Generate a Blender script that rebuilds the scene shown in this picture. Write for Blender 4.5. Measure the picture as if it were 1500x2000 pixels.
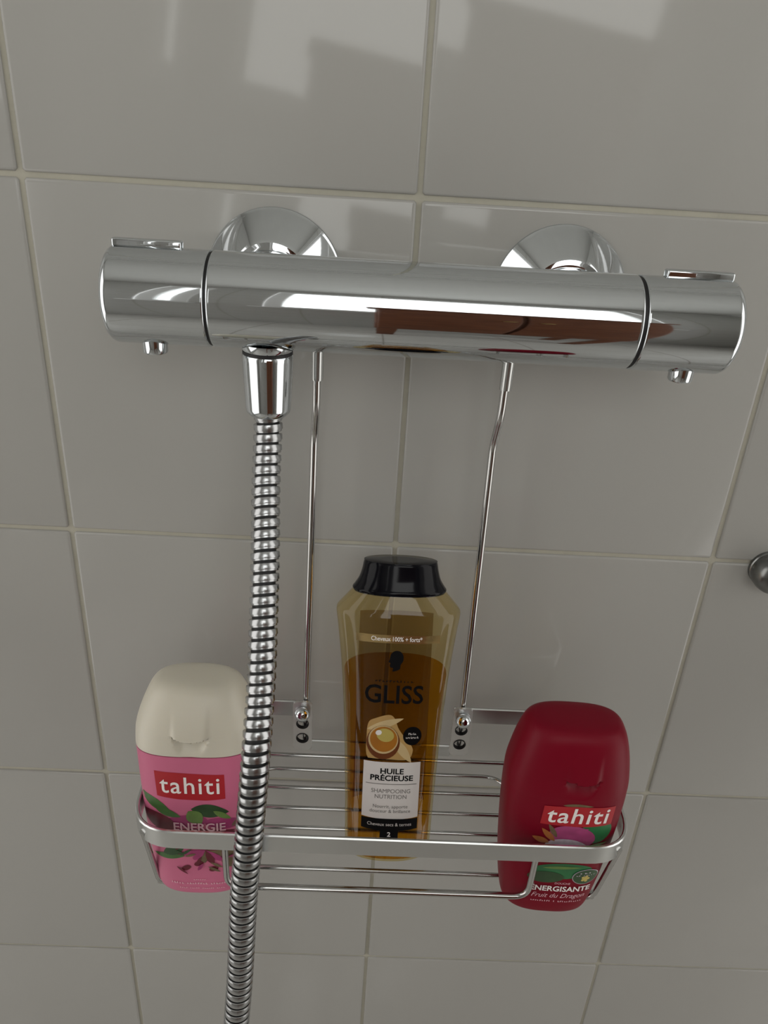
import bpy, bmesh, math, random
from mathutils import Vector, Matrix
import numpy as np

random.seed(7)
SC = bpy.context.scene
COL = SC.collection
for o in list(bpy.data.objects):
    bpy.data.objects.remove(o)

# ------------------------------------------------------------------ camera
Z0 = 1.2            # height of the reference tile joint above the floor
F_PX = 1463.0
cam_d = bpy.data.cameras.new('camera')
cam_d.sensor_fit = 'AUTO'
cam_d.sensor_width = 36.0
cam_d.lens = F_PX * 36.0 / 2000.0
cam_d.clip_start = 0.01
cam = bpy.data.objects.new('camera', cam_d)
COL.objects.link(cam)
cam.matrix_world = (Matrix.Translation((-0.019765, -0.410017, Z0 + 0.021293))
                    @ Matrix.Rotation(-0.0280358, 4, 'Z')
                    @ Matrix.Rotation(1.120092, 4, 'X')
                    @ Matrix.Rotation(0.061101, 4, 'Z'))
SC.camera = cam

# ------------------------------------------------------------------ world, daylight
W = bpy.data.worlds.new('overcast_sky')
SC.world = W
W.use_nodes = True
bg = W.node_tree.nodes['Background']
bg.inputs['Color'].default_value = (1.0, 0.98, 0.952, 1)
bg.inputs['Strength'].default_value = 3.35
SC.view_settings.view_transform = 'Standard'
SC.view_settings.look = 'None'
SC.view_settings.exposure = 0.0
SC.view_settings.gamma = 1.0
SC.view_settings.use_curve_mapping = False

# room extents (the shower wall is y = 0, the room lies towards -y)
RX0, RX1, RY, RH = -1.15, 1.05, -1.62, 2.45
WIN1 = (-0.29, 0.70, 1.17, 2.25)          # x0,x1,z0,z1 in the far wall
WIN1B = (-0.60, -0.47, 1.17, 2.25)        # narrow side light next to it
FILL_WIN_R = (-1.05, -0.14, 0.06, 2.25)         # y0,y1,z0,z1: unseen opening added in the right wall for more light
FILL_WIN_L = (-1.35, -0.14, 0.06, 2.25)         # y0,y1,z0,z1: unseen opening added in the left wall to brighten the tiles


def portal(name, loc, rot, sx, sy):
    l = bpy.data.lights.new(name, 'AREA')
    l.shape = 'RECTANGLE'; l.size = sx; l.size_y = sy
    l.cycles.is_portal = True
    o = bpy.data.objects.new(name, l); COL.objects.link(o)
    o.location = loc; o.rotation_euler = rot
    return o


portal('daylight_portal', ((WIN1[0]+WIN1[1])/2, RY-0.06, (WIN1[2]+WIN1[3])/2), (math.pi/2, 0, 0), WIN1[1]-WIN1[0], WIN1[3]-WIN1[2])
portal('daylight_portal', ((WIN1B[0]+WIN1B[1])/2, RY-0.06, (WIN1B[2]+WIN1B[3])/2), (math.pi/2, 0, 0), WIN1B[1]-WIN1B[0], WIN1B[3]-WIN1B[2])
portal('daylight_portal', (RX0-0.06, (FILL_WIN_L[0]+FILL_WIN_L[1])/2, (FILL_WIN_L[2]+FILL_WIN_L[3])/2), (math.pi/2, 0, -math.pi/2), FILL_WIN_L[1]-FILL_WIN_L[0], FILL_WIN_L[3]-FILL_WIN_L[2])
portal('daylight_portal', (RX1+0.06, (FILL_WIN_R[0]+FILL_WIN_R[1])/2, (FILL_WIN_R[2]+FILL_WIN_R[3])/2), (math.pi/2, 0, math.pi/2), FILL_WIN_R[1]-FILL_WIN_R[0], FILL_WIN_R[3]-FILL_WIN_R[2])

# ------------------------------------------------------------------ materials


def mat(name, color, rough=0.5, metal=0.0, spec=0.5, noise=0.0, nscale=40.0, bump=0.0, bscale=30.0, coat=0.0, rvar=0.0):
    m = bpy.data.materials.new(name); m.use_nodes = True
    nt = m.node_tree; b = nt.nodes['Principled BSDF']
    c = tuple(color) + (1,)
    b.inputs['Base Color'].default_value = c
    b.inputs['Roughness'].default_value = rough
    b.inputs['Metallic'].default_value = metal
    b.inputs['Specular IOR Level'].default_value = spec
    b.inputs['Coat Weight'].default_value = coat
    tc = nt.nodes.new('ShaderNodeTexCoord')
    nz = nt.nodes.new('ShaderNodeTexNoise'); nz.inputs['Scale'].default_value = nscale; nz.inputs['Detail'].default_value = 3
    nt.links.new(tc.outputs['Object'], nz.inputs['Vector'])
    if noise:
        mx = nt.nodes.new('ShaderNodeMix'); mx.data_type = 'RGBA'; mx.blend_type = 'MULTIPLY'
        mx.inputs[6].default_value = c
        mr = nt.nodes.new('ShaderNodeMapRange'); mr.inputs[3].default_value = 1 - noise; mr.inputs[4].default_value = 1 + noise
        nt.links.new(nz.outputs[0], mr.inputs[0])
        mx.inputs[0].default_value = 1.0
        nt.links.new(mr.outputs[0], mx.inputs[7])
        nt.links.new(mx.outputs[2], b.inputs['Base Color'])
    if rvar:
        mr2 = nt.nodes.new('ShaderNodeMapRange'); mr2.inputs[3].default_value = max(0, rough - rvar); mr2.inputs[4].default_value = rough + rvar
        nt.links.new(nz.outputs[0], mr2.inputs[0]); nt.links.new(mr2.outputs[0], b.inputs['Roughness'])
    if bump:
        n2 = nt.nodes.new('ShaderNodeTexNoise'); n2.inputs['Scale'].default_value = bscale; n2.inputs['Detail'].default_value = 2
        nt.links.new(tc.outputs['Object'], n2.inputs['Vector'])
        bp = nt.nodes.new('ShaderNodeBump'); bp.inputs['Strength'].default_value = 1.0; bp.inputs['Distance'].default_value = bump
        nt.links.new(n2.outputs[0], bp.inputs['Height']); nt.links.new(bp.outputs[0], b.inputs['Normal'])
    return m


def tiled_mat(name, tile, grout, size):
    m = mat(name, tile, 0.12)
    nt = m.node_tree; b = nt.nodes['Principled BSDF']
    tc = nt.nodes.new('ShaderNodeTexCoord')
    br = nt.nodes.new('ShaderNodeTexBrick'); br.offset = 0.0; br.squash = 1.0
    br.inputs['Color1'].default_value = tuple(tile) + (1,); br.inputs['Color2'].default_value = tuple(tile) + (1,)
    br.inputs['Mortar'].default_value = tuple(grout) + (1,)
    br.inputs['Scale'].default_value = 1.0; br.inputs['Mortar Size'].default_value = 0.0018
    br.inputs['Brick Width'].default_value = size; br.inputs['Row Height'].default_value = size
    nt.links.new(tc.outputs['UV'], br.inputs['Vector'])
    nt.links.new(br.outputs['Color'], b.inputs['Base Color'])
    return m


TILE_C = (0.365, 0.362, 0.340)
M_TILE = mat('glazed_tile', TILE_C, 0.07, spec=0.38, noise=0.02, nscale=6, bump=0.00025, bscale=7)
M_TILED = tiled_mat('glazed_tile_far', TILE_C, (0.30, 0.29, 0.23), 0.2)
M_GROUT = mat('grout', (0.42, 0.405, 0.335), 0.85, noise=0.12, nscale=60, bump=0.0003, bscale=400)
M_CHROME = mat('polished_chrome', (0.615, 0.65, 0.67), 0.03, metal=1.0, rvar=0.012, nscale=30)
M_SATIN = mat('satin_steel', (0.66, 0.675, 0.67), 0.22, metal=1.0, rvar=0.05, nscale=60)
M_WIRE = mat('steel_wire', (0.52, 0.52, 0.51), 0.13, metal=1.0, rvar=0.03, nscale=80)
M_HOSE = mat('hose_steel', (0.43, 0.44, 0.445), 0.25, metal=1.0, rvar=0.03, nscale=120)
M_BLACK = mat('black_rubber', (0.004, 0.004, 0.005), 0.55, noise=0.1)
M_PLATE = mat('brushed_plate', (0.80, 0.81, 0.80), 0.36, metal=1.0, rvar=0.06)
M_GUNMETAL = mat('dark_chrome', (0.22, 0.225, 0.22), 0.28, metal=1.0, rvar=0.05)
M_SLEEVE = mat('clear_sleeve', (0.50, 0.51, 0.50), 0.15, metal=0.85)
M_PLASTER = mat('white_plaster', (0.55, 0.545, 0.52), 0.8, noise=0.03, nscale=8)
M_FLOOR = tiled_mat('floor_tile', (0.56, 0.55, 0.52), (0.30, 0.28, 0.25), 0.3)
M_WTILE = tiled_mat('grey_tile', (0.42, 0.415, 0.395), (0.3, 0.29, 0.25), 0.2)
M_STILE = tiled_mat('white_tile', (0.66, 0.655, 0.63), (0.45, 0.43, 0.38), 0.2)
M_WINFR = mat('white_window_frame', (0.70, 0.70, 0.69), 0.35, noise=0.02)
M_WOOD = mat('dark_chestnut_wood', (0.16, 0.055, 0.025), 0.35, noise=0.45, nscale=14)
M_KNOB = mat('brass', (0.6, 0.42, 0.18), 0.25, metal=1.0)

M_PINK = mat('pink_plastic', (0.57, 0.145, 0.25), 0.36, spec=0.35, noise=0.02)
M_CAPW = mat('ivory_plastic', (0.60, 0.565, 0.47), 0.38, noise=0.015)
M_CAPW.node_tree.nodes['Principled BSDF'].inputs['Subsurface Weight'].default_value = 0.15
M_CAPW.node_tree.nodes['Principled BSDF'].inputs['Subsurface Radius'].default_value = (0.004, 0.003, 0.002)
M_RED = mat('crimson_plastic', (0.175, 0.0022, 0.013), 0.42, spec=0.16, noise=0.03)
M_REDCAP = mat('crimson_cap_plastic', (0.22, 0.004, 0.016), 0.45, spec=0.22, noise=0.03)
M_LOGO = mat('print_red', (0.40, 0.012, 0.020), 0.35)
M_WHITE = mat('print_white', (0.84, 0.81, 0.79), 0.4)
M_PALE = mat('print_pale_pink', (0.74, 0.46, 0.52), 0.4)
M_GREEN = mat('print_green', (0.055, 0.135, 0.035), 0.4, noise=0.5, nscale=160)
M_LGREEN = mat('print_light_green', (0.12, 0.21, 0.05), 0.4, noise=0.35, nscale=160)
M_DGREEN = mat('print_dark_green', (0.025, 0.065, 0.022), 0.4, noise=0.5, nscale=160)
M_EGREEN = mat('print_emerald', (0.02, 0.14, 0.045), 0.4, noise=0.4, nscale=120)
M_MAG = mat('print_magenta', (0.33, 0.035, 0.14), 0.4, noise=0.4, nscale=160)
M_DMAG = mat('print_dark_red', (0.12, 0.008, 0.02), 0.4, noise=0.5, nscale=160)
M_OLIVE = mat('print_olive', (0.14, 0.10, 0.05), 0.4, noise=0.5, nscale=200)
M_DPINK = mat('print_dragonfruit', (0.36, 0.055, 0.17), 0.4, noise=0.35, nscale=160)
M_FLESH = mat('print_fruit_flesh', (0.50, 0.44, 0.50), 0.4, noise=0.3, nscale=500)
M_ORANGE = mat('print_orange', (0.36, 0.12, 0.03), 0.4, noise=0.4, nscale=200)
M_YELLOW = mat('print_yellow', (0.50, 0.40, 0.10), 0.4)
M_CAPK = mat('black_gloss_plastic', (0.003, 0.003, 0.005), 0.12, spec=0.16)
M_INK = mat('print_black', (0.003, 0.003, 0.004), 0.5, spec=0.12)
M_GREY = mat('print_grey', (0.20, 0.19, 0.18), 0.4)
M_PAPER = mat('print_paper', (0.74, 0.71, 0.69), 0.42)
M_GOLD = mat('print_gold_foil', (0.62, 0.45, 0.20), 0.16, metal=0.9)
M_CREAM = mat('print_cream', (0.48, 0.30, 0.105), 0.4, noise=0.45, nscale=45)
M_CREAM2 = mat('print_pale_cream', (0.62, 0.47, 0.24), 0.4, noise=0.25, nscale=60)
M_AMBERP = mat('print_amber', (0.40, 0.15, 0.012), 0.35, noise=0.4, nscale=60)
M_DAMBER = mat('print_dark_amber', (0.14, 0.035, 0.004), 0.35, noise=0.3, nscale=60)


def clear_mat(name, color, ior=1.25, rough=0.04):
    """thin tinted transparent plastic with a Fresnel gloss"""
    m = bpy.data.materials.new(name); m.use_nodes = True
    nt = m.node_tree
    for n in list(nt.nodes):
        if n.type != 'OUTPUT_MATERIAL':
            nt.nodes.remove(n)
    out = nt.nodes['Material Output']
    t = nt.nodes.new('ShaderNodeBsdfTransparent'); t.inputs[0].default_value = tuple(color) + (1,)
    g = nt.nodes.new('ShaderNodeBsdfGlossy'); g.inputs['Roughness'].default_value = rough
    f = nt.nodes.new('ShaderNodeFresnel'); f.inputs['IOR'].default_value = ior
    mx = nt.nodes.new('ShaderNodeMixShader')
    ge = nt.nodes.new('ShaderNodeNewGeometry')       # gloss on the outer face only
    su = nt.nodes.new('ShaderNodeMath'); su.operation = 'SUBTRACT'; su.inputs[0].default_value = 1.0
    mu = nt.nodes.new('ShaderNodeMath'); mu.operation = 'MULTIPLY'
    nt.links.new(ge.outputs['Backfacing'], su.inputs[1]); nt.links.new(su.outputs[0], mu.inputs[0]); nt.links.new(f.outputs[0], mu.inputs[1])
    nt.links.new(mu.outputs[0], mx.inputs[0]); nt.links.new(t.outputs[0], mx.inputs[1]); nt.links.new(g.outputs[0], mx.inputs[2])
    nt.links.new(mx.outputs[0], out.inputs['Surface'])
    return m


M_SHELL = clear_mat('amber_clear_plastic', (0.92, 0.84, 0.60), 1.45, 0.03)
M_LIQ = clear_mat('amber_shampoo', (0.87, 0.63, 0.20), 1.12, 0.02)
M_BACKLAB = clear_mat('back_label_film', (0.62, 0.50, 0.32), 1.02, 0.5)
M_GLASS = clear_mat('window_glass', (0.97, 0.98, 0.98), 1.3, 0.0)
M_FROST = clear_mat('grey_tinted_glass', (0.71, 0.705, 0.70), 1.3, 0.0)  # tint dims the sky through the two added side openings

# ------------------------------------------------------------------ mesh helpers


def mk(name, verts, faces, m, parent=None, smooth=True, angle=35, loc=None):
    me = bpy.data.meshes.new(name)
    me.from_pydata([tuple(v) for v in verts], [], faces)
    me.validate(); me.update()
    bm = bmesh.new(); bm.from_mesh(me)
    bmesh.ops.recalc_face_normals(bm, faces=bm.faces); bm.to_mesh(me); bm.free()
    if smooth:
        me.shade_smooth(); me.set_sharp_from_angle(angle=math.radians(angle))
    me.materials.append(m)
    o = bpy.data.objects.new(name, me); COL.objects.link(o)
    if loc is not None:
        o.location = loc
    if parent is not None:
        o.parent = parent
    return o


def tag(o, label, cat, group=None, kind=None):
    o['label'] = label
    if cat: o['category'] = cat
    if group: o['group'] = group
    if kind: o['kind'] = kind
    return o


def thing(name, label, cat, loc, rot=(0, 0, 0), group=None):
    o = bpy.data.objects.new(name, None); COL.objects.link(o)
    o.empty_display_size = 0.02
    o.location = loc; o.rotation_euler = rot
    return tag(o, label, cat, group)


def struct(name, verts, faces, m, label, parent=None, smooth=False):
    o = mk(name, verts, faces, m, parent, smooth)
    o['kind'] = 'structure'
    if label: o['label'] = label
    return o


def box(x0, x1, y0, y1, z0, z1):
    v = [(x, y, z) for x in (x0, x1) for y in (y0, y1) for z in (z0, z1)]
    f = [(0, 1, 3, 2), (4, 6, 7, 5), (0, 4, 5, 1), (2, 3, 7, 6), (0, 2, 6, 4), (1, 5, 7, 3)]
    return v, f


def rbox(name, x0, x1, y0, y1, z0, z1, r, m, parent=None, seg=3):
    v, f = box(x0, x1, y0, y1, z0, z1)
    me = bpy.data.meshes.new(name); me.from_pydata(v, [], f)
    bm = bmesh.new(); bm.from_mesh(me)
    bmesh.ops.bevel(bm, geom=list(bm.edges), offset=r, segments=seg, affect='EDGES', profile=0.5)
    bmesh.ops.recalc_face_normals(bm, faces=bm.faces)
    bm.to_mesh(me); bm.free()
    me.shade_smooth(); me.set_sharp_from_angle(angle=math.radians(40)); me.materials.append(m)
    o = bpy.data.objects.new(name, me); COL.objects.link(o)
    if parent is not None: o.parent = parent
    return o


def lathe(profile, origin, axis, seg=48):
    """profile [(radius, distance along axis)]"""
    a = Vector(axis).normalized()
    u = a.orthogonal().normalized(); w = a.cross(u)
    o = Vector(origin); V = []; Fc = []
    for r, h in profile:
        for k in range(seg):
            t = 2 * math.pi * k / seg
            V.append(o + a * h + (u * math.cos(t) + w * math.sin(t)) * max(r, 1e-5))
    n = len(profile)
    for i in range(n - 1):
        for k in range(seg):
            k2 = (k + 1) % seg
            Fc.append((i*seg+k, i*seg+k2, (i+1)*seg+k2, (i+1)*seg+k))
    Fc.append(tuple(range(seg))); Fc.append(tuple(range((n-1)*seg, n*seg)))
    return V, Fc


def rounded_path(pts, rad, n=6):
    """polyline with its inner corners rounded by radius rad (number or list)"""
    pts = [Vector(p) for p in pts]
    out = [pts[0]]
    for i in range(1, len(pts) - 1):
        r = rad if not isinstance(rad, (list, tuple)) else rad[i]
        p, a, b = pts[i], (pts[i-1] - pts[i]), (pts[i+1] - pts[i])
        la, lb = a.length, b.length
        a.normalize(); b.normalize()
        d = min(r, la * .49, lb * .49)
        s, e = p + a * d, p + b * d
        for k in range(n + 1):
            t = k / n
            out.append(s * (1-t)**2 + p * 2*t*(1-t) + e * t*t)
    out.append(pts[-1])
    return out


def frames(pts):
    pts = [Vector(p) for p in pts]
    T = []
    for i in range(len(pts)):
        a = pts[max(i-1, 0)]; b = pts[min(i+1, len(pts)-1)]
        T.append((b - a).normalized())
    N = [T[0].orthogonal().normalized()]
    for i in range(1, len(pts)):
        q = T[i-1].rotation_difference(T[i])
        n = q @ N[-1]
        n = (n - T[i] * n.dot(T[i])).normalized()
        N.append(n)
    return pts, T, N


def tube(pts, r, seg=12):
    pts, T, N = frames(pts)
    V = []; Fc = []
    for i, p in enumerate(pts):
        b = T[i].cross(N[i])
        rr = r[i] if isinstance(r, (list, tuple)) else r
        for k in range(seg):
            t = 2*math.pi*k/seg
            V.append(p + (N[i]*math.cos(t) + b*math.sin(t)) * rr)
    for i in range(len(pts)-1):
        for k in range(seg):
            k2 = (k+1) % seg
            Fc.append((i*seg+k, i*seg+k2, (i+1)*seg+k2, (i+1)*seg+k))
    Fc.append(tuple(range(seg))); Fc.append(tuple(range((len(pts)-1)*seg, len(pts)*seg)))
    return V, Fc


def strip(pts, th, h, bev=0.0006):
    """flat band standing upright along a path in plan; th thickness, h height (down from the path)"""
    pts = [Vector(p) for p in pts]
    prof = [(-th/2+bev, 0), (th/2-bev, 0), (th/2, -bev), (th/2, -h+bev), (th/2-bev, -h), (-th/2+bev, -h), (-th/2, -h+bev), (-th/2, -bev)]
    V = []; Fc = []; n = len(prof)
    for i, p in enumerate(pts):
        a = pts[max(i-1, 0)]; b = pts[min(i+1, len(pts)-1)]
        t = (b-a); t.z = 0; t.normalize()
        nrm = Vector((-t.y, t.x, 0))
        for (u, v) in prof:
            V.append(p + nrm*u + Vector((0, 0, v)))
    for i in range(len(pts)-1):
        for k in range(n):
            k2 = (k+1) % n
            Fc.append((i*n+k, i*n+k2, (i+1)*n+k2, (i+1)*n+k))
    Fc.append(tuple(range(n))); Fc.append(tuple(range((len(pts)-1)*n, len(pts)*n)))
    return V, Fc


def catmull(pts, n=8):
    P = [np.array(p, float) for p in pts]
    P = [2*P[0]-P[1]] + P + [2*P[-1]-P[-2]]
    out = []
    for i in range(1, len(P)-2):
        for k in range(n):
            t = k/n
            out.append(0.5*((2*P[i]) + (-P[i-1]+P[i+1])*t + (2*P[i-1]-5*P[i]+4*P[i+1]-P[i+2])*t*t + (-P[i-1]+3*P[i]-3*P[i+1]+P[i+2])*t**3))
    out.append(P[-2])
    return [Vector(p) for p in out]


# ------------------------------------------------------------------ the shower wall: grout bed, single tiles, plain tiling beyond
J = 0.0027                                    # joint width
C0, C1, R0, R1 = -4, 4, -5, 3                 # tile columns / rows built one by one
gx0, gx1, gz0, gz1 = C0*.2, C1*.2, Z0 + R0*.2, Z0 + R1*.2


def uvplane(name, quads, m, label, nrm_uv, parent=None):
    """several coplanar quads with metric UVs; nrm_uv(v) -> (u,v)"""
    V = []; Fc = []
    for q in quads:
        b = len(V); V += q; Fc.append(tuple(range(b, b+4)))
    me = bpy.data.meshes.new(name); me.from_pydata(V, [], Fc)
    uv = me.uv_layers.new(name='UVMap')
    for li, l in enumerate(me.loops):
        uv.data[li].uv = nrm_uv(me.vertices[l.vertex_index].co)
    me.materials.append(m)
    o = bpy.data.objects.new(name, me); COL.objects.link(o)
    if parent is not None: o.parent = parent
    if label: o['label'] = label
    if parent is None: o['kind'] = 'structure'
    return o


v, f = box(RX0, RX1, 0.0016, 0.08, 0, RH)
wall = struct('wall_front', v, f, M_GROUT, 'shower wall of square glossy pale grey tiles with beige grout joints')


def wq(x0, x1, z0, z1):
    return [(x0, 0, z0), (x1, 0, z0), (x1, 0, z1), (x0, 0, z1)]


uvplane('tiling', [wq(RX0, gx0, 0, RH), wq(gx1, RX1, 0, RH), wq(gx0, gx1, 0, gz0), wq(gx0, gx1, gz1, RH)], M_TILED, None,
        lambda c: (c.x, c.z), wall)


def tile_mesh():
    s = 0.2 - J
    me = bpy.data.meshes.new('tile')
    bm = bmesh.new()
    rings = [(0, 0.0030), (0, 0.0012), (0.0003, 0.0006), (0.0008, 0.0002), (0.0016, 0.0)]
    V = []
    for ins, y in rings:
        h = s/2 - ins; c = max(0.0012 - ins*.4, 0.0004); ring = []
        for (sx, sz) in ((-1, -1), (1, -1), (1, 1), (-1, 1)):
            a = [(sx*h, sz*(h-c)), (sx*(h-c), sz*h)]
            if sx*sz > 0: pass
            ring += a if (sx, sz) in ((-1, -1), (1, 1)) else a[::-1]
        V.append([bm.verts.new((x, y, z)) for x, z in ring])
    for i in range(len(V)-1):
        for k in range(8):
            bm.faces.new((V[i][k], V[i][(k+1) % 8], V[i+1][(k+1) % 8], V[i+1][k]))
    bm.faces.new(V[-1])
    bmesh.ops.recalc_face_normals(bm, faces=bm.faces)
    for fc in bm.faces:
        if fc.normal.y > 0.9: fc.normal_flip()
    bm.to_mesh(me); bm.free()
    me.shade_smooth(); me.set_sharp_from_angle(angle=math.radians(50))
    me.materials.append(M_TILE)
    return me


tm = tile_mesh()
for c in range(C0, C1):
    for r in range(R0, R1):
        o = bpy.data.objects.new('tile', tm); COL.objects.link(o)
        o.parent = wall
        o.location = ((c+.5)*.2, random.uniform(-.00015, .00015), Z0 + (r+.5)*.2)
        o.rotation_euler = (random.uniform(-.0016, .0016), 0, random.uniform(-.0016, .0016))

# ------------------------------------------------------------------ the rest of the bathroom
uvplane('floor', [[(RX0, RY, 0), (RX1, RY, 0), (RX1, 0.08, 0), (RX0, 0.08, 0)]], M_FLOOR, 'grey tiled bathroom floor', lambda c: (c.x, c.y))
v, f = box(RX0-.1, RX1+.1, RY-.1, 0.1, RH, RH+.1)
struct('ceiling', v, f, M_PLASTER, 'plain white bathroom ceiling')


def lq(a, b, c, d):
    return [(RX0, a, c), (RX0, b, c), (RX0, b, d), (RX0, a, d)]


l0, l1, l2, l3 = FILL_WIN_L
uvplane('wall_left', [lq(RY, l0, 0, RH), lq(l1, .08, 0, RH), lq(l0, l1, 0, l2), lq(l0, l1, l3, RH)], M_STILE, 'left side wall in white tiles with a tall opening added for light', lambda c: (c.y, c.z))
y0, y1, z0, z1 = FILL_WIN_R


def rq(a, b, c, d):
    return [(RX1, a, c), (RX1, b, c), (RX1, b, d), (RX1, a, d)]


uvplane('wall_right', [rq(RY, y0, 0, RH), rq(y1, .08, 0, RH), rq(y0, y1, 0, z0), rq(y0, y1, z1, RH)], M_STILE, 'right side wall in white tiles with a glazed opening added for light', lambda c: (c.y, c.z))


def bq(a, b, c, d):
    return [(a, RY, c), (b, RY, c), (b, RY, d), (a, RY, d)]


xa, xb, za, zb = WIN1; xc, xd = WIN1B[:2]
uvplane('wall_back', [bq(RX0, xc, 0, RH), bq(xd, xa, 0, RH), bq(xb, RX1, 0, RH), bq(xc, xd, 0, za), bq(xa, xb, 0, za), bq(xc, xd, zb, RH), bq(xa, xb, zb, RH)],
        M_WTILE, 'far grey tiled bathroom wall with windows', lambda c: (c.x, c.z))


def window(name, label, loc, rotz, w, h, mull, gm=None):
    root = bpy.data.objects.new(name, None); COL.objects.link(root)
    root.location = loc; root.rotation_euler = (0, 0, rotz)
    root['kind'] = 'structure'; root['label'] = label
    t, d = 0.045, 0.06
    rbox('window_frame', -w/2, w/2, -d, 0, 0, t, .004, M_WINFR, root)
    rbox('window_frame', -w/2, w/2, -d, 0, h-t, h, .004, M_WINFR, root)
    rbox('window_frame', -w/2, -w/2+t, -d, 0, t, h-t, .004, M_WINFR, root)
    rbox('window_frame', w/2-t, w/2, -d, 0, t, h-t, .004, M_WINFR, root)
    for mx in mull:
        rbox('window_frame', mx-t/2, mx+t/2, -d, 0, t, h-t, .004, M_WINFR, root)
    v, f = box(-w/2+t, w/2-t, -d*.55, -d*.45, t, h-t)
    mk('pane', v, f, gm or M_GLASS, root, smooth=False)
    rbox('window_sill', -w/2-.03, w/2+.03, -d, .05, -.03, 0, .004, M_WINFR, root)


window('window_1', 'wide white window in the far wall', ((xa+xb)/2, RY, za), 0, xb-xa, zb-za, [])
window('window_2', 'narrow white side window in the far wall', ((xc+xd)/2, RY, za), 0, xd-xc, zb-za, [])
window('fill_window_left', 'tall white framed tinted opening added to the left side wall for light', (RX0, (l0+l1)/2, l2), -math.pi/2, l1-l0, l3-l2, [], M_FROST)
window('fill_window_right', 'white framed tinted glass opening added to the right side wall for light', (RX1, (y0+y1)/2, z0), math.pi/2, y1-y0, z1-z0, [], M_FROST)

# added brown cabinet shape, stands in for the person mirrored in the chrome
cb = thing('person_stand_in', 'dark chestnut cabinet shape added as stand-in for the person mirrored in the chrome', 'person_stand_in', (0.22, -1.16, 0))
rbox('body', -.24, .24, -.18, .18, 0.50, 1.33, .006, M_WOOD, cb)
for sx in (-1, 1):
    for sy in (-1, 1):
        rbox('leg', sx*.215-.02, sx*.215+.02, sy*.155-.02, sy*.155+.02, 0, .50, .003, M_WOOD, cb)
rbox('top_board', -.255, .255, -.19, .195, 1.33, 1.355, .005, M_WOOD, cb)
for s in (-1, 1):
    dr = rbox('door', min(s*.005, s*.235), max(s*.005, s*.235), .18, .20, .53, 1.31, .004, M_WOOD, cb)
    v, f = lathe([(0, 0), (.006, 0), (.006, .012), (.013, .018), (.012, .026), (0, .029)], (s*.03, .20, 1.1), (0, 1, 0), 20)
    mk('knob', v, f, M_KNOB, dr)

# ------------------------------------------------------------------ thermostatic shower mixer
AX, AY, AZ, AR = 0.003, -0.060, Z0 - 0.0446, 0.0213
EZ = Z0 - 0.0433                              # height of the wall connections
mixer = thing('shower_mixer', 'chrome thermostatic bar shower mixer mounted on the tiled wall', 'shower mixer', (0.002, 0, AZ))


def loc_of(root, V):
    L = root.location
    return [Vector(v) - L for v in V]


def part(name, VF, m, root, angle=35):
    return mk(name, loc_of(root, VF[0]), VF[1], m, root, angle=angle)


def cyl_x(x0, x1, r, e0, e1, seg=96):
    """cylinder along x with rounded ends e0/e1 (edge radii)"""
    prof = [(0, x0)]
    for k in range(7):
        t = k/6*math.pi/2
        prof.append((r - e0 + e0*math.sin(t), x0 + e0 - e0*math.cos(t)))
    for q in (.004, .5, .996):             # holding rings keep the long face straight
        prof.append((r, x0 + e0 + (x1 - x0 - e0 - e1)*q))
    for k in range(7):
        t = k/6*math.pi/2
        prof.append((r - e1 + e1*math.cos(t), x1 - e1 + e1*math.sin(t)))
    prof.append((0, x1))
    return lathe(prof, (0, AY, AZ), (1, 0, 0), seg)


BX0, BX1 = -0.0932, 0.0982
part('body', cyl_x(BX0, BX1, AR, .0012, .0012), M_CHROME, mixer)
for sx, h0, h1, bx, lx0, lx1 in ((-1, -0.1392, BX0-.0008, -0.1203, -0.1378, -0.1068), (1, BX1+.0012, 0.1434, 0.1253, 0.1108, 0.1420)):
    hd = part('handle', cyl_x(h0, h1, AR*1.005, .0035 if sx < 0 else .0009, .0009 if sx < 0 else .0035), M_CHROME, mixer)
    g0, g1 = (h1-.002, BX0+.002) if sx < 0 else (BX1-.002, h0+.002)
    part('gasket', lathe([(0, g0), (AR-.0006, g0), (AR-.0006, g1), (0, g1)], (0, AY, AZ), (1, 0, 0), 64), M_BLACK, mixer)
    lv = rbox('lever', lx0-mixer.location.x, lx1-mixer.location.x, AY-.0005, AY+.0050, AR-.004, AR+.0030, .0011, M_CHROME, hd, 4)
    # push button under the handle
    part_btn = lathe([(0, .0), (.0057, .0), (.0057, -.0056), (.0052, -.0064), (0, -.0066)], (bx, AY-.005, AZ-AR+.0030), (0, 0, 1), 32)
    mk('button', loc_of(mixer, part_btn[0]), part_btn[1], M_CHROME, hd)
for ex in (-0.0732, 0.0772):
    prof = [(0, 0.0002), (.0350, 0.0002), (.0353, .0012), (.0350, .0024), (.0338, .0034), (.0215, .0185), (.0200, .0196), (.0182, .0199), (.0168, .0202), (0, .0202)]
    e = part('escutcheon', lathe(prof, (ex, 0, EZ), (0, -1, 0), 96), M_CHROME, mixer, 25)
    prof = [(0, .019), (.0150, .019), (.0162, .0215), (.0162, .030), (.0150, .033), (.0120, .034), (.0120, .050), (0, .050)]
    part('union_nut', lathe(prof, (ex, 0, EZ), (0, -1, 0), 48), M_CHROME, mixer)
OX = -0.0692
part('outlet', lathe([(0, 0), (.0128, 0), (.0124, -.0025), (.0114, -.0040), (0, -.0040)], (OX, AY, AZ-AR+.003), (0, 0, 1), 48), M_CHROME, mixer)

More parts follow.
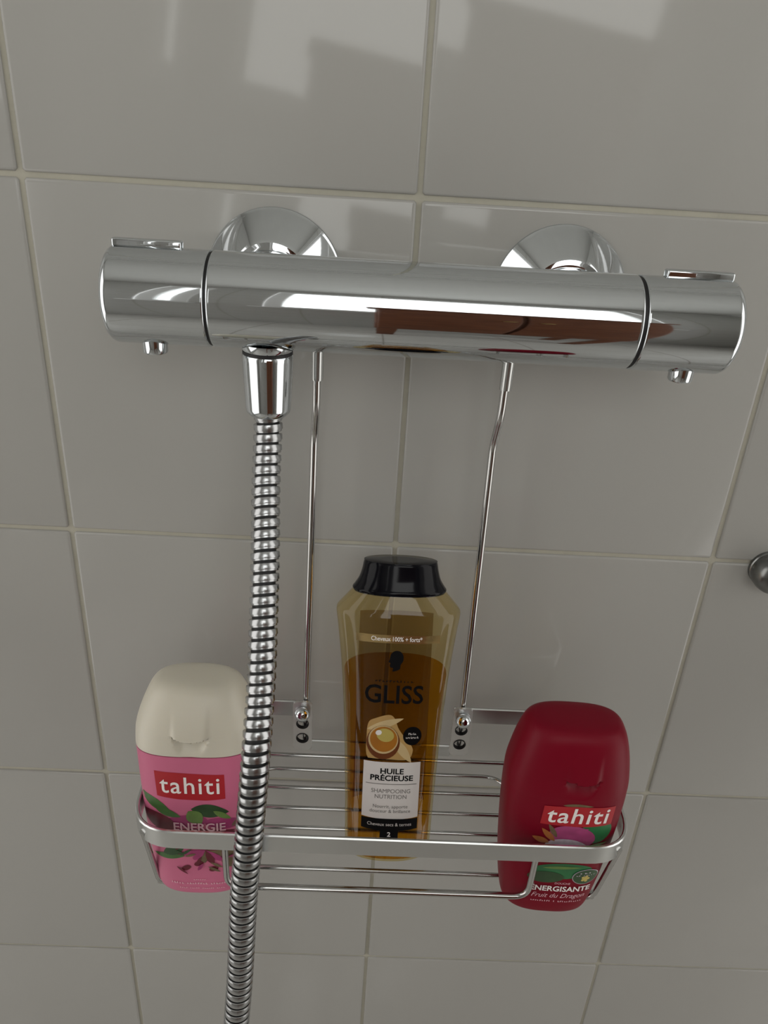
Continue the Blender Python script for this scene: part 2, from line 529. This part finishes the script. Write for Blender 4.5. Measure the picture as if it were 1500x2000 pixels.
# ------------------------------------------------------------------ shower hose
HZ = AZ - AR - .0008
hose = thing('shower_hose', 'ribbed metal shower hose hanging from the mixer in front of the basket', 'shower hose', (OX, AY, HZ))
part('gasket', lathe([(0, 0), (.0118, 0), (.0118, -.0014), (0, -.0014)], (OX, AY, HZ), (0, 0, 1), 48), M_BLACK, hose)
part('hose_nut', lathe([(0, -.0013), (.0117, -.0013), (.0121, -.0020), (.0121, -.0040), (.0110, -.0275), (.0107, -.0295), (.0092, -.0312), (0, -.0312)], (OX, AY, HZ), (0, 0, 1), 64), M_CHROME, hose)
HP = [(OX, AY, HZ-.026), (-0.0694, -.0625, Z0-.109), (-0.0693, -.072, Z0-.131), (-0.0674, -.092, Z0-.1633), (-0.0660, -.119, Z0-.2105),
      (-0.0665, -.1385, Z0-.2440), (-0.0693, -.1475, Z0-.2890), (-0.0722, -.1505, Z0-.3270), (-0.0750, -.1545, Z0-.3830), (-0.0771, -.1572, Z0-.4145),
      (-0.0802, -.1610, Z0-.460), (-0.0845, -.167, Z0-.52), (-0.09, -.175, Z0-.60)]
path = catmull(HP, 16)
part('hose_core', tube(path, .0055, 20), M_BLACK, hose)
# equal steps along the hose
S = [0.0]
for a, b in zip(path, path[1:]): S.append(S[-1] + (b-a).length)
S = np.array(S); PA = np.array([tuple(p) for p in path])


def on_path(s):
    return Vector([np.interp(s, S, PA[:, k]) for k in range(3)])


PITCH = 0.0053
ring_v, ring_f = lathe([(.0054, .0000), (.0067, .0000), (.0070, .0002), (.0071, .0005), (.0071, .0027), (.0070, .0030), (.0066, .0031), (.0065, .0039), (.0063, .0041), (.0054, .0041)], (0, 0, 0), (0, 0, 1), 32)
ring_f = ring_f[:-2]
ring = None
s = 0.0045
while s < S[-1] - .01:
    p0, p1 = on_path(s), on_path(s + .004)
    d = (p1 - p0).normalized()
    q = Vector((0, 0, 1)).rotation_difference(d)
    tilt = Matrix.Rotation(math.radians(6), 4, 'Y')
    if ring is None:
        ring = mk('hose_ring', ring_v, ring_f, M_HOSE, hose, angle=30); o = ring
    else:
        o = bpy.data.objects.new('hose_ring', ring.data); COL.objects.link(o); o.parent = hose
    o.matrix_local = Matrix.Translation(p0 - hose.location) @ q.to_matrix().to_4x4() @ tilt
    s += PITCH

# ------------------------------------------------------------------ hanging shower caddy
RIMZ = Z0 - .300
caddy = thing('shower_caddy', 'chrome wire shower caddy hanging below the mixer holding three bottles', 'shower caddy', (0, -.03, Z0-.366))


def cpart(name, VF, m, angle=40):
    return mk(name, loc_of(caddy, VF[0]), VF[1], m, caddy, angle=angle)


XL, XR, YB, YF = -0.1342, 0.1302, -0.030, -0.1345
rim_l = [(-0.0485, YB, RIMZ), (XL, YB, RIMZ), (XL, YF, RIMZ), (XR, YF, RIMZ), (XR, YB, RIMZ), (0.0440, YB, RIMZ)]
cpart('rim', strip(rounded_path(rim_l, .024, 10), .0022, .0122), M_SATIN)


def plate(cx, cz0, cz1, w):
    """upright bracket plate with two round holes"""
    bm = bmesh.new(); n = 10
    x0, x1 = cx-w/2, cx+w/2; rr = .003
    outer = []
    for (ox, oz, a0) in ((x1-rr, cz1-rr, 0), (x0+rr, cz1-rr, 90), (x0+rr, cz0+rr, 180), (x1-rr, cz0+rr, 270)):
        for k in range(5):
            t = math.radians(a0 + 90*k/4); outer.append((ox+rr*math.cos(t), oz+rr*math.sin(t)))
    holes = []
    for hz in (.0125, .0245):
        zc = cz0 + hz - .003
        holes.append([(cx + .0038*math.cos(2*math.pi*k/24), zc + .0038*math.sin(2*math.pi*k/24)) for k in range(24)])
    loops = []
    for lp in [outer] + holes:
        vs = [bm.verts.new((x, 0, z)) for x, z in lp]
        es = [bm.edges.new((vs[i], vs[(i+1) % len(vs)])) for i in range(len(vs))]
        loops.append(es)
    bmesh.ops.triangle_fill(bm, use_beauty=True, edges=[e for l in loops for e in l])
    r = bmesh.ops.extrude_face_region(bm, geom=list(bm.faces))
    for e in r['geom']:
        if isinstance(e, bmesh.types.BMVert): e.co.y += .0018
    bmesh.ops.recalc_face_normals(bm, faces=bm.faces)
    V = [tuple(v.co) for v in bm.verts]
    bm.verts.index_update()
    Fc = [tuple(v.index for v in fc.verts) for fc in bm.faces]
    bm.free()
    return [(x, y - .0335, z) for x, y, z in V], Fc


for px_, tx in ((-0.0535, -0.0521), (0.0497, 0.0500)):
    pl = cpart('bracket', plate(px_, Z0-.3375, Z0-.2985, .0122), M_PLATE, 30)
    v, f = lathe([(0, .0), (.0030, .0), (.0048, -.0012), (.0050, -.0030), (.0040, -.0052), (.0022, -.0064), (0, -.0068)], (px_, -.0335, Z0-.3060), (0, 1, 0), 28)
    mk('screw', loc_of(caddy, v), f, M_CHROME, pl)
    for hz in (.0095, .0215):  # added black rings imitate the shade inside the bracket holes
        v, f = lathe([(.0041, -.0003), (.0036, -.0003), (.0034, .0021), (.0041, .0021)], (px_, -.0335, Z0-.3375+hz), (0, 1, 0), 28)
        mk('hole_shade_ring', loc_of(caddy, v), f[:-2], M_BLACK, pl)
# hanging rods
for X in ((-0.0475, -0.0477, -0.0492, -0.0521), (0.0490, 0.0486, 0.0480, 0.0500)):
    P = [(X[0], -.0365, Z0-.045), (X[1], -.0365, Z0-.1005), (X[2], -.0275, Z0-.1205), (X[3], -.0292, Z0-.3340)]
    rd = cpart('hanging_rod', tube(rounded_path(P, .006, 6), .0021, 16), M_WIRE)
    v, f = lathe([(0, 0), (.0030, 0), (.0031, .0006), (.0031, .044), (0, .044)], (X[0], -.0365, Z0-.0865), (X[0]-X[1], 0, .05), 20)
    mk('sleeve', loc_of(caddy, v), f, M_SLEEVE, rd)
cpart('cross_bar', strip([(-0.0475, -.0310, Z0-.3310), (0.0440, -.0310, Z0-.3310)], .0022, .0095), M_SATIN)
WR = .0014


def wire(pts, rad=.012, r=WR):
    return cpart('wire', tube(rounded_path(pts, rad, 8), r, 12), M_WIRE)


FZ = Z0 - .3662
wire([(-0.121, YB-.0025, RIMZ-.006), (-0.121, YB-.0025, Z0-.3440), (0.118, YB-.0025, Z0-.3440), (0.118, YB-.0025, RIMZ-.006)], .010)   # back guard
wire([(-0.0850, YF+.002, RIMZ-.006), (-0.0850, YF+.004, Z0-.3455), (0.0800, YF+.004, Z0-.3455), (0.0800, YF+.002, RIMZ-.006)], .009, .0017)   # front guard
wire([(-0.1275, YF+.004, RIMZ-.006), (-0.1275, -.1140, FZ), (0.1238, -.1140, FZ), (0.1238, YF+.004, RIMZ-.006)], .009, .0016)
wire([(-0.0870, -.1140, FZ-.0028), (-0.0870, -.0200, FZ-.0028), (0.0870, -.0200, FZ-.0028), (0.0870, -.1140, FZ-.0028)], .016)
for y in (-.0392, -.0562, -.0718, -.0870, -.1012):
    wire([(-0.1275, y, FZ), (0.1238, y, FZ)])
for x in (-.1275, .1238):
    wire([(x, -.0330, Z0-.3440), (x, -.0380, FZ), (x, -.1140, FZ)], .010)

# ------------------------------------------------------------------ bottles


class Loft:
    """bottle body: superellipse sections along z. rows: (z, half width, half depth, exponent, y shift)"""
    def __init__(self, rows, sub=5):
        R = np.array(rows, float)
        pts = catmull([tuple(r[:3]) for r in R], sub)
        n = np.interp([p.x for p in pts], R[:, 0], R[:, 3])
        ys = np.interp([p.x for p in pts], R[:, 0], R[:, 4])
        self.z = np.maximum.accumulate(np.array([p.x for p in pts])); self.a = np.array([p.y for p in pts]); self.b = np.array([p.z for p in pts])
        self.n = n; self.ys = ys

    def par(self, z):
        return [np.interp(z, self.z, q) for q in (self.a, self.b, self.n, self.ys)]

    def front(self, x, z, off=0.0, side=-1):
        a, b, n, ys = self.par(z)
        t = min(abs(x)/a, 0.999)
        return Vector((x, ys + side*(b*(1-t**n)**(1/n) + off), z))

    def mesh(self, z0=None, z1=None, seg=72, inset=0.0):
        z0 = self.z[0] if z0 is None else z0; z1 = self.z[-1] if z1 is None else z1
        zs = [z0] + [z for z in self.z if z0 + 1e-5 < z < z1 - 1e-5] + [z1]
        V = []; Fc = []
        for z in zs:
            a, b, n, ys = self.par(z); a = max(a - inset, 1e-4); b = max(b - inset, 1e-4)
            for k in range(seg):
                t = 2*math.pi*k/seg; c, s_ = math.cos(t), math.sin(t)
                V.append((a*math.copysign(abs(c)**(2/n), c), ys + b*math.copysign(abs(s_)**(2/n), s_), z))
        for i in range(len(zs)-1):
            for k in range(seg):
                k2 = (k+1) % seg
                Fc.append((i*seg+k, i*seg+k2, (i+1)*seg+k2, (i+1)*seg+k))
        Fc.append(tuple(range(seg))); Fc.append(tuple(range((len(zs)-1)*seg, len(zs)*seg)))
        return V, Fc


LAY = 0.00012


def text2d(s, size, bold=0.0, shear=0.0, space=1.0):
    cu = bpy.data.curves.new('t', 'FONT'); cu.body = s; cu.size = size; cu.align_x = 'CENTER'; cu.align_y = 'CENTER'
    cu.offset = bold; cu.shear = shear; cu.space_character = space; cu.resolution_u = 3
    o = bpy.data.objects.new('t', cu); COL.objects.link(o)
    dg = bpy.context.evaluated_depsgraph_get()
    me = bpy.data.meshes.new_from_object(o.evaluated_get(dg))
    V = [(v.co.x, v.co.y) for v in me.vertices]; Fc = [tuple(p.vertices) for p in me.polygons]
    bpy.data.objects.remove(o); bpy.data.curves.remove(cu); bpy.data.meshes.remove(me)
    return V, Fc


def put(name, V2, F, loft, m, parent, layer=1, cx=0, cz=0, rot=0, side=-1, label=None):
    c, s_ = math.cos(rot), math.sin(rot)
    V = [loft.front(cx + x*c - y*s_, cz + x*s_ + y*c, LAY*layer, side) for x, y in V2]
    me = bpy.data.meshes.new(name); me.from_pydata([tuple(v) for v in V], [], F); me.validate()
    me.materials.append(m)
    bm = bmesh.new(); bm.from_mesh(me)
    for fc in bm.faces:
        fc.normal_update()
        if fc.normal.y * side < 0: fc.normal_flip()
    bm.to_mesh(me); bm.free(); me.shade_smooth()
    o = bpy.data.objects.new(name, me); COL.objects.link(o); o.parent = parent
    if label: o['label'] = label
    return o


def lettering(s, size, loft, m, parent, cx, cz, layer=3, bold=0.0, shear=0.0, width=None, rot=0, space=1.0):
    V, F = text2d(s, size, bold, shear, space)
    if width:
        w = max(v[0] for v in V) - min(v[0] for v in V)
        k = width / w
        V = [(x*k, y) for x, y in V]
    return put('lettering', V, F, loft, m, parent, layer, cx, cz, rot)


def dense(poly, step=.0015):
    out = []
    for i, p in enumerate(poly):
        q = poly[(i+1) % len(poly)]
        n = max(1, int(math.hypot(q[0]-p[0], q[1]-p[1])/step))
        for k in range(n):
            out.append((p[0]+(q[0]-p[0])*k/n, p[1]+(q[1]-p[1])*k/n))
    return out


def patch(name, poly, loft, m, parent, layer=2, cx=0, cz=0, rot=0, rings=5, side=-1):
    poly = dense(poly); n = len(poly)
    gx = sum(p[0] for p in poly)/n; gy = sum(p[1] for p in poly)/n
    V = [(gx, gy)]; F = []
    for r in range(1, rings+1):
        t = r/rings
        V += [(gx+(p[0]-gx)*t, gy+(p[1]-gy)*t) for p in poly]
    for k in range(n):
        F.append((0, 1+k, 1+(k+1) % n))
        for r in range(rings-1):
            a = 1+r*n
            F.append((a+k, a+n+k, a+n+(k+1) % n, a+(k+1) % n))
    return put(name, V, F, loft, m, parent, layer, cx, cz, rot, side)


def rect(w, h, bow=0.0):
    top = [(-w/2 + w*k/8, h/2 - bow*0) for k in range(9)]
    bot = [(w/2 - w*k/8, -h/2 - bow*(1-((k-4)/4)**2)) for k in range(9)]
    return bot[::-1] + top[::-1]


def ell(w, h, n=28):
    return [(w/2*math.cos(2*math.pi*k/n), h/2*math.sin(2*math.pi*k/n)) for k in range(n)]


def smooth(poly, n=6):
    q = [(p[0], p[1], 0) for p in poly]; q = q[-2:] + q + q[:2]
    c = catmull(q, n)[2*n:-2*n]
    return [(p.x, p.y) for p in c[:-1]] if (c[0]-c[-1]).length < 1e-6 else [(p.x, p.y) for p in c]


def leaf(l, w, n=10):
    up = [(-l/2 + l*k/n, w/2*math.sin(math.pi*k/n)**.8*(1-.25*k/n)) for k in range(n)]
    dn = [(l/2 - l*k/n, -w/2*math.sin(math.pi*(1-k/n))**.8*(1-.25*(1-k/n))) for k in range(n)]
    return up + dn


def petal(l, w):
    return [(0, 0), (l*.35, w*.35), (l*.7, w*.5), (l*.95, w*.25), (l, 0), (l*.95, -w*.25), (l*.7, -w*.5), (l*.35, -w*.35)]


def small_print(loft, m, parent, cx, cz, width, layer=3, words=(5, 7, 4, 6), h=.0009, name='fine_print'):
    """line of print too small to read: short strokes in word groups, one mesh"""
    V = []; F = []; tot = sum(words) + len(words) - 1; u = width/tot; x = -width/2
    rnd = random.Random(int(cz*1e5) + int(width*1e5))
    for w in words:
        for k in range(w):
            hh = h*rnd.choice((.7, .7, 1.0)); b = len(V)
            V += [(x+u*.12, -h/2), (x+u*.45, -h/2), (x+u*.45, -h/2+hh), (x+u*.12, -h/2+hh)]; F.append((b, b+1, b+2, b+3))
            if rnd.random() < .6:
                b = len(V); yy = -h/2 + rnd.choice((0, hh*.7)); V += [(x+u*.45, yy), (x+u*.85, yy), (x+u*.85, yy+hh*.3), (x+u*.45, yy+hh*.3)]; F.append((b, b+1, b+2, b+3))
            x += u
        x += u
    return put(name, V, F, loft, m, parent, layer, cx, cz)


def recess_cap(loft, z0, z1, lip, w, depth, seg=200, cx=0.0):
    """cap mesh with a thumb tab: a tongue over a rounded lip and a finger hollow under it"""
    zs = np.unique(np.concatenate([np.linspace(z0, z1, 70), np.linspace(lip-.0055, lip+.003, 40)])); V = []; Fc = []
    for z in zs:
        a, b, n, ys = loft.par(z)
        for k in range(seg):
            t = 2*math.pi*k/seg + .003; c, s_ = math.cos(t), math.sin(t)
            x = a*math.copysign(abs(c)**(2/n), c); y = ys + b*math.copysign(abs(s_)**(2/n), s_)
            if s_ < 0:
                below = max(0.0, min(1.0, (lip - z)/.0105))
                u = (x-cx)/(w*(1 - .35*below))
                if abs(u) < 1.0:
                    zl = lip - .0045*math.sqrt(1-u*u) + .0022
                    e = min(1.0, (1-abs(u))*4)
                    e = e*e*(3-2*e)
                    if z < zl:
                        q = (zl - z)/.0105
                        k_ = min(1.0, (zl - z)/.0010)
                        if q < 1: y += depth*e*k_*(1-q)**1.3*.8
                    else:
                        y -= .0013*e*max(0, 1-(z-zl)/.017)
            V.append((x, y, z))
    n_ = len(zs)
    for i in range(n_-1):
        for k in range(seg):
            k2 = (k+1) % seg
            Fc.append((i*seg+k, i*seg+k2, (i+1)*seg+k2, (i+1)*seg+k))
    Fc.append(tuple(range(seg))); Fc.append(tuple(range((n_-1)*seg, n_*seg)))
    return V, Fc


BASEZ = FZ + .0016
# ---- pink shower gel with the ivory cap
pink = thing('shower_gel_bottle', 'pink shower gel bottle with ivory white cap and leafy flower print', 'bottle', (-.1028, -.1055, BASEZ+.0003), (math.radians(-2.5), 0, math.radians(1)))
PK = Loft([(0, .0210, .0150, 2.6, 0), (.0012, .0238, .0172, 2.8, 0), (.006, .0257, .0186, 3.0, 0), (.03, .0281, .0194, 3.2, 0), (.065, .0302, .0200, 3.2, 0), (.099, .0312, .0204, 3.2, 0),
           (.1010, .0313, .0204, 3.2, 0), (.1020, .0313, .0204, 3.2, 0), (.112, .0306, .0198, 3.1, .0004), (.122, .0276, .0178, 2.9, .0014), (.1305, .0236, .0150, 2.7, .0026), (.1340, .0205, .0122, 2.5, .0030), (.1354, .0165, .0090, 2.4, .0032), (.1358, .011, .0055, 2.3, .0032)], 6)
bd = mk('body', *PK.mesh(0, .1006), M_PINK, pink)
mk('cap', *recess_cap(PK, .1012, .1358, .1125, .0098, .0060), M_CAPW, pink, angle=50)
patch('brand_panel', [(-.0178, -.0080), (-.006, -.0092), (.008, -.0096), (.0178, -.0088), (.0176, .0076), (.006, .0082), (-.008, .0088), (-.0184, .0088)], PK, M_LOGO, bd, 1, -.001, .0820)
lettering('tahiti', .0158, PK, M_WHITE, bd, -.001, .0818, 2, .00012, width=.0310, space=1.12)
PR = [('leaf_print', leaf(.020, .0080), M_GREEN, -.0205, .0650, -.5, 1), ('leaf_print', leaf(.015, .0058), M_GREEN, -.0140, .0600, -.35, 2), ('leaf_print', leaf(.020, .0105), M_DGREEN, .0085, .0620, -.12, 1), ('leaf_print', leaf(.011, .0105), M_LGREEN, .0005, .0575, -.9, 2),
      ('leaf_print', leaf(.011, .0042), M_LGREEN, .0148, .0590, -.6, 2), ('leaf_print', leaf(.012, .006), M_OLIVE, .0245, .0530, .5, 1),
      ('flower_print', ell(.019, .0110), M_DMAG, -.0190, .0530, -.4, 2), ('flower_print', ell(.022, .0085), M_MAG, -.0040, .0545, .1, 1), ('flower_print', ell(.019, .0080), M_MAG, .0150, .0530, -.1, 1),
      ('flower_print', ell(.052, .0080), M_DMAG, .000, .0450, 0, 1),
      ('leaf_print', leaf(.014, .0078), M_DGREEN, -.0120, .0330, .5, 3), ('leaf_print', leaf(.018, .0050), M_GREEN, -.0150, .0280, .1, 2), ('leaf_print', leaf(.011, .006), M_DGREEN, -.0190, .0400, .2, 2)]
for nm, poly, m_, x, z, rt, ly in PR:
    patch(nm, poly, PK, m_, bd, ly, x, z + (.0030 if z > .044 else .003), rt)
for k, (ang, l) in enumerate(((-.3, .013), (-.75, .012), (-1.2, .011), (-1.7, .010), (-2.3, .010), (.25, .012), (.8, .011), (-2.8, .012))):
    patch('petal_print', petal(l, .0042), PK, (M_OLIVE, M_MAG, M_DMAG)[k % 3], bd, 3 + k % 3, .0050, .0370, ang)
for x, z in ((-.0060, .0230), (.0010, .0265), (.0090, .0225)):
    patch('petal_print', ell(.0055, .0035), PK, M_DMAG, bd, 3, x, z, .5)
rp = random.Random(3)
for k in range(16):
    x, z = rp.uniform(-.010, .019), rp.uniform(.021, .043)
    patch('petal_print', leaf(rp.uniform(.005, .009), rp.uniform(.0014, .0026)), PK, (M_OLIVE, M_DMAG, M_MAG, M_DGREEN)[k % 4], bd, 5 + k % 3, x, z, rp.uniform(-1.4, 1.4))
patch('petal_print', ell(.014, .016), PK, M_OLIVE, bd, 2, .0200, .0300, .3)
lettering('ENERGIE', .0078, PK, M_PALE, bd, .0025, .0535, 4, .00012, width=.0275)
small_print(PK, M_PALE, bd, .001, .0140, .0070, words=(6,))
small_print(PK, M_PALE, bd, .001, .0108, .0320, words=(5, 8, 7), h=.0013)
small_print(PK, M_PALE, bd, .002, .0070, .0250, words=(4, 5, 6, 4))

# ---- crimson shower gel
red = thing('shower_gel_bottle', 'dark red shower gel bottle with dragon fruit print, all red cap', 'bottle', (.0945, -.1085, BASEZ), (0, 0, math.radians(-2)))
RD = Loft([(0, .0205, .0145, 2.6, 0), (.0012, .0236, .0170, 2.8, 0), (.006, .0256, .0184, 3.0, 0), (.03, .0288, .0192, 3.2, 0), (.060, .0312, .0198, 3.2, 0), (.080, .0322, .0200, 3.1, 0),
           (.0900, .0323, .0200, 3.0, 0), (.0910, .0323, .0200, 3.0, 0), (.0980, .0317, .0196, 3.0, .0), (.111, .0294, .0184, 3.0, 0), (.1205, .0268, .0168, 3.0, 0), (.1252, .0246, .0148, 2.9, 0), (.1278, .0212, .0118, 2.8, 0), (.1285, .015, .0075, 2.6, 0)], 6)
rb = mk('body', *RD.mesh(0, .0905), M_RED, red)
mk('cap', *recess_cap(RD, .0905, .1285, .1030, .0090, .0075, cx=.004), M_RED, red, angle=50)
DX = .0050
patch('brand_panel', [(-.0190, -.0064), (.0, -.0072), (.0188, -.0062), (.0192, .0066), (0, .0072), (-.0184, .0064)], RD, M_LOGO, rb, 2, DX, .0790)
patch('leaf_print', leaf(.016, .003), RD, M_OLIVE, rb, 1, DX-.001, .0866, 0)
lettering('tahiti', .0150, RD, M_WHITE, rb, DX, .0790, 3, .00016, width=.0325, shear=.08, space=1.1)
for nm, poly, m_, x, z, rt, ly in [
    ('leaf_print', ell(.017, .017), M_EGREEN, .0135, .0630, 0, 1), ('fruit_print', ell(.0255, .0165), M_DPINK, .0010, .0590, -.15, 2), ('fruit_print', ell(.0230, .0120), M_FLESH, -.0010, .0515, -.06, 3),
    ('spike_print', leaf(.012, .004), M_ORANGE, -.0115, .0600, 2.3, 3), ('spike_print', leaf(.010, .0045), M_ORANGE, -.0150, .0560, 2.8, 3), ('spike_print', leaf(.011, .003), M_OLIVE, -.0095, .0630, 2.1, 2), ('spike_print', leaf(.009, .003), M_DPINK, .0050, .0640, .4, 3),
    ('leaf_print', leaf(.010, .0022), M_LGREEN, .0165, .0535, .1, 2),
    ('leaf_print', ell(.034, .0125), M_EGREEN, .0000, .0360, .05, 1), ('leaf_print', ell(.020, .009), M_DGREEN, -.0080, .0310, 0, 2), ('leaf_print', leaf(.022, .0025), M_LGREEN, .0, .0390, .05, 2)]:
    patch(nm, poly, RD, m_, rb, ly, x+DX*.6, z + (.005 if z > .045 else .001), rt)
patch('seal_print', ell(.0150, .0120), RD, M_FLESH, rb, 4, .0170, .0330)
patch('seal_print', ell(.0142, .0112), RD, M_DGREEN, rb, 5, .0170, .0330)
for k in range(5):
    patch('seal_flower_print', petal(.0026, .0020), RD, M_YELLOW, rb, 6, .0170, .0318, k*1.2566)
small_print(RD, M_FLESH, rb, .0170, .0362, .0075, words=(3,), layer=6)
small_print(RD, M_FLESH, rb, .0170, .0344, .0110, words=(2, 5), layer=6)
lettering('DOUCHE', .0022, RD, M_PALE, rb, DX+.000, .0275, 4, width=.0085)
lettering('ÉNERGISANTE', .0058, RD, M_WHITE, rb, DX-.0005, .0228, 4, .00012, width=.0335)
lettering('Fruit du Dragon', .0052, RD, M_PALE, rb, DX-.001, .0172, 4, -.00002, shear=.35, width=.0300)
small_print(RD, M_PALE, rb, DX-.001, .0124, .0290, words=(9, 1, 11), h=.0012)

# ---- amber shampoo
LEAN = math.radians(17)
gl = thing('shampoo_bottle', 'clear amber oil shampoo bottle with black cap and white label', 'bottle', (.0032, -.0893, BASEZ + .0050), (-LEAN, math.radians(-.4), 0))
GL = Loft([(0, .0195, .0120, 2.2, 0), (.0012, .0232, .0152, 2.2, 0), (.005, .0254, .0170, 2.3, 0), (.035, .0266, .0178, 2.4, 0), (.075, .0285, .0182, 2.5, 0), (.112, .0312, .0184, 2.5, 0), (.138, .0342, .0184, 2.5, 0),
           (.1470, .0355, .0182, 2.5, 0), (.1500, .0356, .0180, 2.5, 0), (.1520, .0346, .0177, 2.4, 0), (.1590, .0285, .0160, 2.3, 0), (.1625, .0256, .0150, 2.2, 0)], 5)
gb = mk('body', *GL.mesh(), M_SHELL, gl)


def liquid(loft, z0, lvl, inset, tilt, seg=72):
    """fill of the leaning bottle: its surface lies level in the room"""
    V = []; Fc = []; zs = list(np.linspace(z0, lvl, 30))
    for i, z in enumerate(zs):
        for k in range(seg):
            t = 2*math.pi*k/seg; c, s_ = math.cos(t), math.sin(t)
            zz = z; x = y = 0
            for it in range(3):
                a, b, n, ys = loft.par(zz); a -= inset; b -= inset
                x = a*math.copysign(abs(c)**(2/n), c); y = b*math.copysign(abs(s_)**(2/n), s_)
                zz = z0 + (z - z0)*(1 + y*math.tan(tilt)/(lvl - z0))
            V.append((x, y, zz))
    m_ = len(zs)
    for i in range(m_-1):
        for k in range(seg):
            k2 = (k+1) % seg
            Fc.append((i*seg+k, i*seg+k2, (i+1)*seg+k2, (i+1)*seg+k))
    Fc.append(tuple(range(seg))); Fc.append(tuple(range((m_-1)*seg, m_*seg)))
    return V, Fc


mk('shampoo', *liquid(GL, .002, .1120, .0014, LEAN), M_LIQ, gl)
CP = Loft([(.1605, .0262, .0155, 2.2, 0), (.1622, .0270, .0158, 2.2, 0), (.1640, .0258, .0153, 2.2, 0), (.1680, .0234, .0143, 2.2, 0), (.1730, .0219, .0137, 2.2, 0), (.1768, .0212, .0134, 2.2, 0), (.1780, .0208, .0131, 2.2, 0), (.1786, .0200, .0124, 2.2, 0), (.1782, .010, .007, 2.1, 0)], 5)
mk('cap', *CP.mesh(), M_CAPK, gl, angle=45)
# back label seen through the plastic
patch('back_label', rect(.044, .118), GL, M_BACKLAB, gb, 2, 0, .084, side=1)
patch('gold_band', rect(.0470, .0046), GL, M_GOLD, gb, 1, 0, .1372)
lettering('Cheveux 100% + forts*', .0036, GL, M_WHITE, gb, -.001, .1372, 2, .00004, width=.0285)
hd = [(-.0036, .0010), (-.0030, .0040), (-.0008, .0060), (.0022, .0058), (.0040, .0034), (.0040, .0004), (.0026, -.0022), (.0022, -.0046), (-.0016, -.0060), (-.0014, -.0040), (-.0030, -.0036), (-.0034, -.0022), (-.0030, -.0012), (-.0042, -.0004)]
patch('head_emblem', smooth(hd, 4), GL, M_INK, gb, 1, -.0008, .1245)
small_print(GL, M_INK, gb, -.001, .1128, .0220, words=(11,), layer=1, h=.0012)
lettering('GLISS', .0150, GL, M_INK, gb, -.0010, .1044, 1, .00022, width=.0330)
sp = [(-.0115, -.0130), (-.0128, .0), (-.0120, .0085), (-.0080, .0115), (-.0010, .0138), (.0025, .0120), (.0050, .0060), (.0085, .0010), (.0125, -.0040), (.0138, -.0080), (.0110, -.0130), (0, -.0130)]
patch('oil_splash_print', smooth(sp, 5), GL, M_CREAM, gb, 1, -.0025, .0790)
patch('oil_splash_print', leaf(.022, .005), GL, M_CREAM2, gb, 2, -.005, .0872, .35)
patch('oil_splash_print', leaf(.018, .006), GL, M_CREAM2, gb, 2, .0055, .0715, -.95)
patch('oil_drop_print', ell(.0190, .0205), GL, M_DAMBER, gb, 3, -.0058, .0762)
patch('oil_drop_print', ell(.0170, .0170), GL, M_CREAM2, gb, 4, -.0058, .0779)
patch('oil_drop_print', ell(.0155, .0152), GL, M_AMBERP, gb, 5, -.0056, .0782)
patch('oil_drop_print', ell(.0100, .0080), GL, M_YELLOW, gb, 6, -.0048, .0808, -.2)
patch('oil_drop_print', ell(.0036, .0030), GL, M_WHITE, gb, 7, -.0086, .0822, .4)
patch('round_badge', ell(.0106, .0112), GL, M_INK, gb, 3, .0106, .0805)
small_print(GL, M_WHITE, gb, .0106, .0818, .0046, words=(5,), layer=4, h=.0012)
small_print(GL, M_WHITE, gb, .0106, .0796, .0074, words=(8,), layer=4, h=.0012)
patch('white_label', rect(.0326, .0345, .0008), GL, M_PAPER, gb, 2, .0000, .0470)
lettering('HUILE', .0046, GL, M_INK, gb, .0000, .0586, 3, .00012, width=.0134)
lettering('PRÉCIEUSE', .0046, GL, M_INK, gb, .0000, .0544, 3, .00012, width=.0246)
patch('rule', rect(.0292, .0004), GL, M_GREY, gb, 3, .0000, .0508)
lettering('SHAMPOOING', .0036, GL, M_GREY, gb, .0000, .0464, 3, width=.0225)
lettering('NUTRITION', .0036, GL, M_GREY, gb, .0000, .0429, 3, width=.0183)
lettering('Nourrit, apporte', .0030, GL, M_GREY, gb, .0000, .0368, 3, width=.0200)
lettering('douceur & brillance', .0030, GL, M_GREY, gb, .0000, .0339, 3, width=.0235)
patch('black_band', rect(.0326, .0068, .0008), GL, M_INK, gb, 3, .0000, .0258)
patch('black_band', rect(.0106, .0060), GL, M_INK, gb, 3, .0000, .0200)
lettering('Cheveux secs & ternes', .0029, GL, M_PAPER, gb, .0000, .0256, 4, width=.0256)
lettering('2', .0040, GL, M_PAPER, gb, .0000, .0193, 4, .0001)

# ------------------------------------------------------------------ round chrome knob at the picture's edge
wk = thing('wall_knob', 'round dark chrome knob fixed to the tiles right of the shower caddy', 'knob', (0.2352, 0, Z0-.2030))
mk('rosette', *lathe([(0, 0), (.0118, 0), (.0118, .002), (.0110, .003), (0, .003)], (0, 0, 0), (0, -1, 0), 40), M_GUNMETAL, wk)
mk('knob', *lathe([(0, .0025), (.0112, .0025), (.0122, .005), (.0124, .009), (.0116, .013), (.0085, .0160), (.0040, .0172), (0, .0175)], (0, 0, 0), (0, -1, 0), 48), M_GUNMETAL, wk)
